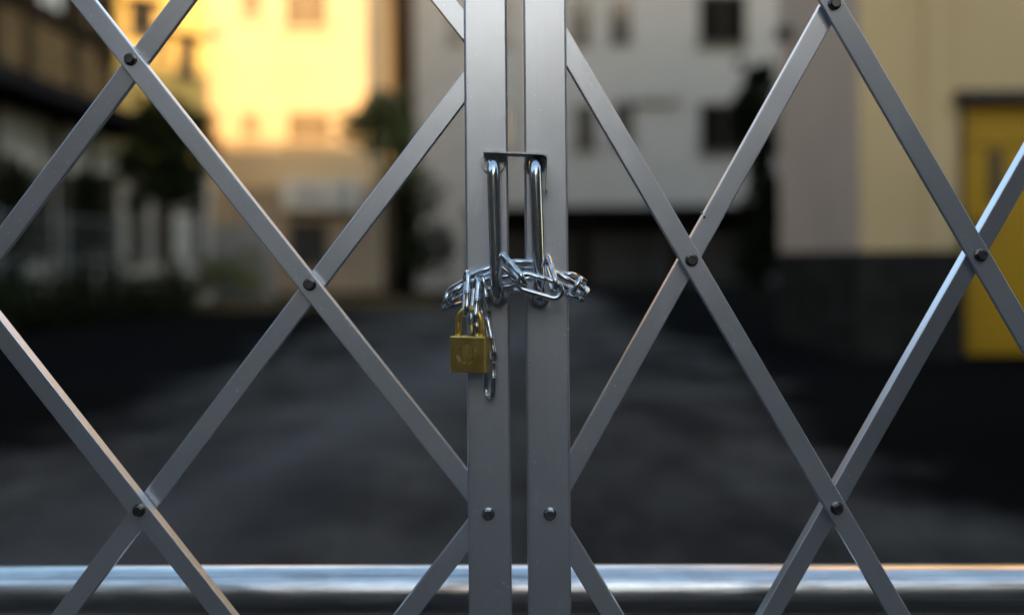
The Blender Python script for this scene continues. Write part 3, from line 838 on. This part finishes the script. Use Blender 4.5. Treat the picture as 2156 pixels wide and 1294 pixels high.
LINKS = [
    # padlock ends
    ((984, 567, -.022), (979, 671, -.036), 78), ((1005, 580, -.024), (995, 690, -.040), 74),
    # left of and behind the left handle
    ((978, 592, -.013), (1066, 556, -.016), 68), ((1000, 602, -.012), (1092, 588, -.014), 48),
    ((1004, 592, -.011), (943, 626, .010), 38), ((941, 643, .022), (972, 604, -.008), 72),
    ((934, 630, .034), (1020, 622, .050), 65), ((944, 640, .016), (990, 628, .050), 70),
    # between the handles
    ((1040, 553, -.014), (1112, 612, -.018), 74), ((1072, 557, -.006), (1160, 560, -.008), 66), ((1048, 585, -.008), (1130, 566, -.006), 25),
    ((1062, 604, .046), (1150, 606, .048), 60), ((1040, 566, .044), (1128, 572, .048), 60), ((990, 612, .047), (1080, 606, .050), 80),
    # in front
    ((1055, 537, -.026), (1108, 597, -.060), 76), ((1085, 587, -.056), (1188, 617, -.056), 0), ((1147, 538, -.018), (1172, 614, -.062), 72),
    # right of the right handle, round the edge of the right post
    ((1146, 568, -.010), (1230, 618, -.007), 62), ((1214, 600, -.020), (1222, 606, .028), 0, (.5, -.85, 0)),
    ((1240, 613, .040), (1150, 606, .050), 66), ((1190, 577, -.006), (1222, 596, .034), 60), ((1203, 622, -.008), (1212, 628, .040), 0, (.9, .35, 0)),
    ((1226, 618, .036), (1140, 612, .052), 60),
    # loose end hanging behind the padlock
    ((1008, 571, -.012), (1024, 676, -.014), 62), ((1021, 660, -.012), (1041, 763, -.020), 76), ((1030, 740, -.011), (1031, 842, -.011), 60),
    ((997, 664, -.030), (1005, 768, -.016), 70),
]
for l in LINKS: chain_link(*l)

# ------------------------------------------------------------------ padlock
PW, PH, PD = .0378, .0357, .0136
pc = P(989.5, 745, -.030)
pad = thing('padlock', 'worn brass padlock hanging from the two chain ends', 'padlock', pc)
pad.rotation_euler = (0, 0, R(-20))
def seg_dist(x, z, s):
    x0, z0, x1, z1 = s; dx, dz = x1-x0, z1-z0; l2 = dx*dx + dz*dz
    t = 0 if l2 == 0 else max(0, min(1, ((x-x0)*dx + (z-z0)*dz)/l2))
    return math.hypot(x - x0 - t*dx, z - z0 - t*dz)
# engraved monogram: the letters A L P H A in outline, filling a round badge
SEG = []
def poly(*p):
    for a, b in zip(p, p[1:]): SEG.append((*a, *b))
def circ(r, a0, a1, n=10):
    poly(*[(r*math.cos(R(a0 + (a1-a0)*k/n)), r*math.sin(R(a0 + (a1-a0)*k/n))) for k in range(n+1)])
circ(1.0, 128, 232); circ(.84, 132, 176); circ(.84, 190, 226)                       # A, outer leg follows the rim
poly((-.62, .78), (-.62, .02)); poly((-.62, -.10), (-.62, -.78)); poly((-.50, .84), (-.50, -.82)); poly((-.98, .02), (-.62, .02)); poly((-.98, -.10), (-.62, -.10))
poly((-.40, .90), (-.28, .94), (-.28, -.78), (-.10, -.78), (-.10, -.97), (-.40, -.90), (-.40, .90))   # L
poly((-.18, .98), (.22, .98), (.22, -.08), (-.04, -.08), (-.04, -.66)); poly((-.18, .98), (-.18, -.66)); poly((-.06, .84), (.10, .84), (.10, .06), (-.06, .06), (-.06, .84))  # P
poly((.30, .95), (.30, -.95)); poly((.41, .91), (.41, .02), (.52, .02), (.52, .85)); poly((.41, -.91), (.41, -.10), (.52, -.10), (.52, -.85)); poly((.62, .78), (.62, -.78))   # H
circ(1.0, -48, 50); circ(.85, -40, -8); circ(.85, 4, 42); poly((.70, .70), (.70, -.68)); poly((.70, .02), (.98, .02)); poly((.70, -.10), (.98, -.10))          # A
SX, SZ, OX, OZ = .0108, .0094, -.0010, .0005
def engrave(x, z):
    u, v = (x - OX)/SX, (z - OZ)/SZ
    if u*u + v*v > 1.25: return 0.0
    d = min(seg_dist(u, v, s) for s in SEG)
    return max(0.0, min(1.0, 1.5 - d/.021)) * .00016
bm = bmesh.new()
bev = .0011
NX, NZ = 250, 236
def coords(n, h):
    c = [-h + bev + 2*(h - bev)*k/n for k in range(n+1)]
    return c
xs, zs_ = coords(NX, PW/2), coords(NZ, PH/2)
grid = [[bm.verts.new((x, -PD/2 + engrave(x, z), z)) for x in xs] for z in zs_]
for i in range(NZ):
    for j in range(NX): bm.faces.new((grid[i][j], grid[i][j+1], grid[i+1][j+1], grid[i+1][j]))
border = grid[0] + [grid[i][-1] for i in range(1, NZ+1)] + grid[-1][-2::-1] + [grid[i][0] for i in range(NZ-1, 0, -1)]
def ringat(sx_, y):
    out = []
    for v in border:
        x, z = v.co.x, v.co.z
        ox = sx_ if abs(abs(x) - (PW/2 - bev)) < 1e-7 else 0
        oz = sx_ if abs(abs(z) - (PH/2 - bev)) < 1e-7 else 0
        if ox and oz: ox = oz = sx_ * .75
        out.append(bm.verts.new((x + math.copysign(ox, x), y, z + math.copysign(oz, z))))
    return out
prev = border
for sx_, y in ((bev*.55, -PD/2 + bev*.15), (bev*.88, -PD/2 + bev*.5), (bev, -PD/2 + bev), (bev, PD/2 - bev), (bev*.7, PD/2 - bev*.3), (0, PD/2)):
    cur = ringat(sx_, y); n = len(cur)
    for k in range(n): bm.faces.new((prev[k], prev[(k+1)%n], cur[(k+1)%n], cur[k]))
    prev = cur
bm.faces.new(prev); fix_normals(bm)
me = bpy.data.meshes.new('padlock_body'); bm.to_mesh(me); bm.free()
M['brass_dirt'] = plain('dirt_in_engraving', (0.16, 0.105, 0.03), 0.6, 0.3, 300, metallic=0.7)
me.materials.append(M['brass']); me.materials.append(M['brass_dirt'])
for p in me.polygons:
    if p.normal.y < -.05 and p.center.y > -PD/2 + .00007 and abs(p.center.x - OX) < SX*1.1 and abs(p.center.z - OZ) < SZ*1.1: p.material_index = 1
ob_ = link_obj('body', me, M['brass'], pad); smooth_by_angle(ob_, 40)
bm = bmesh.new(); sr_ = .00335; hw = .0122; zt_ = PH/2
path = [Vector((-hw, 0, zt_ - .004)), Vector((-hw, 0, zt_ + .006)), Vector((-hw, 0, zt_ + .0125))]
path += [Vector((hw*math.cos(R(180 - 180*k/20)), 0, zt_ + .0135 + hw*1.12*math.sin(R(180*k/20)))) for k in range(21)]
path += [Vector((hw, 0, zt_ + .0125)), Vector((hw, 0, zt_ + .006)), Vector((hw, 0, zt_ - .004))]
sweep(bm, path, sr_, 20); fix_normals(bm)
me = bpy.data.meshes.new('shackle'); bm.to_mesh(me); bm.free()
for p in me.polygons: p.use_smooth = True
link_obj('shackle', me, M['brass'], pad)
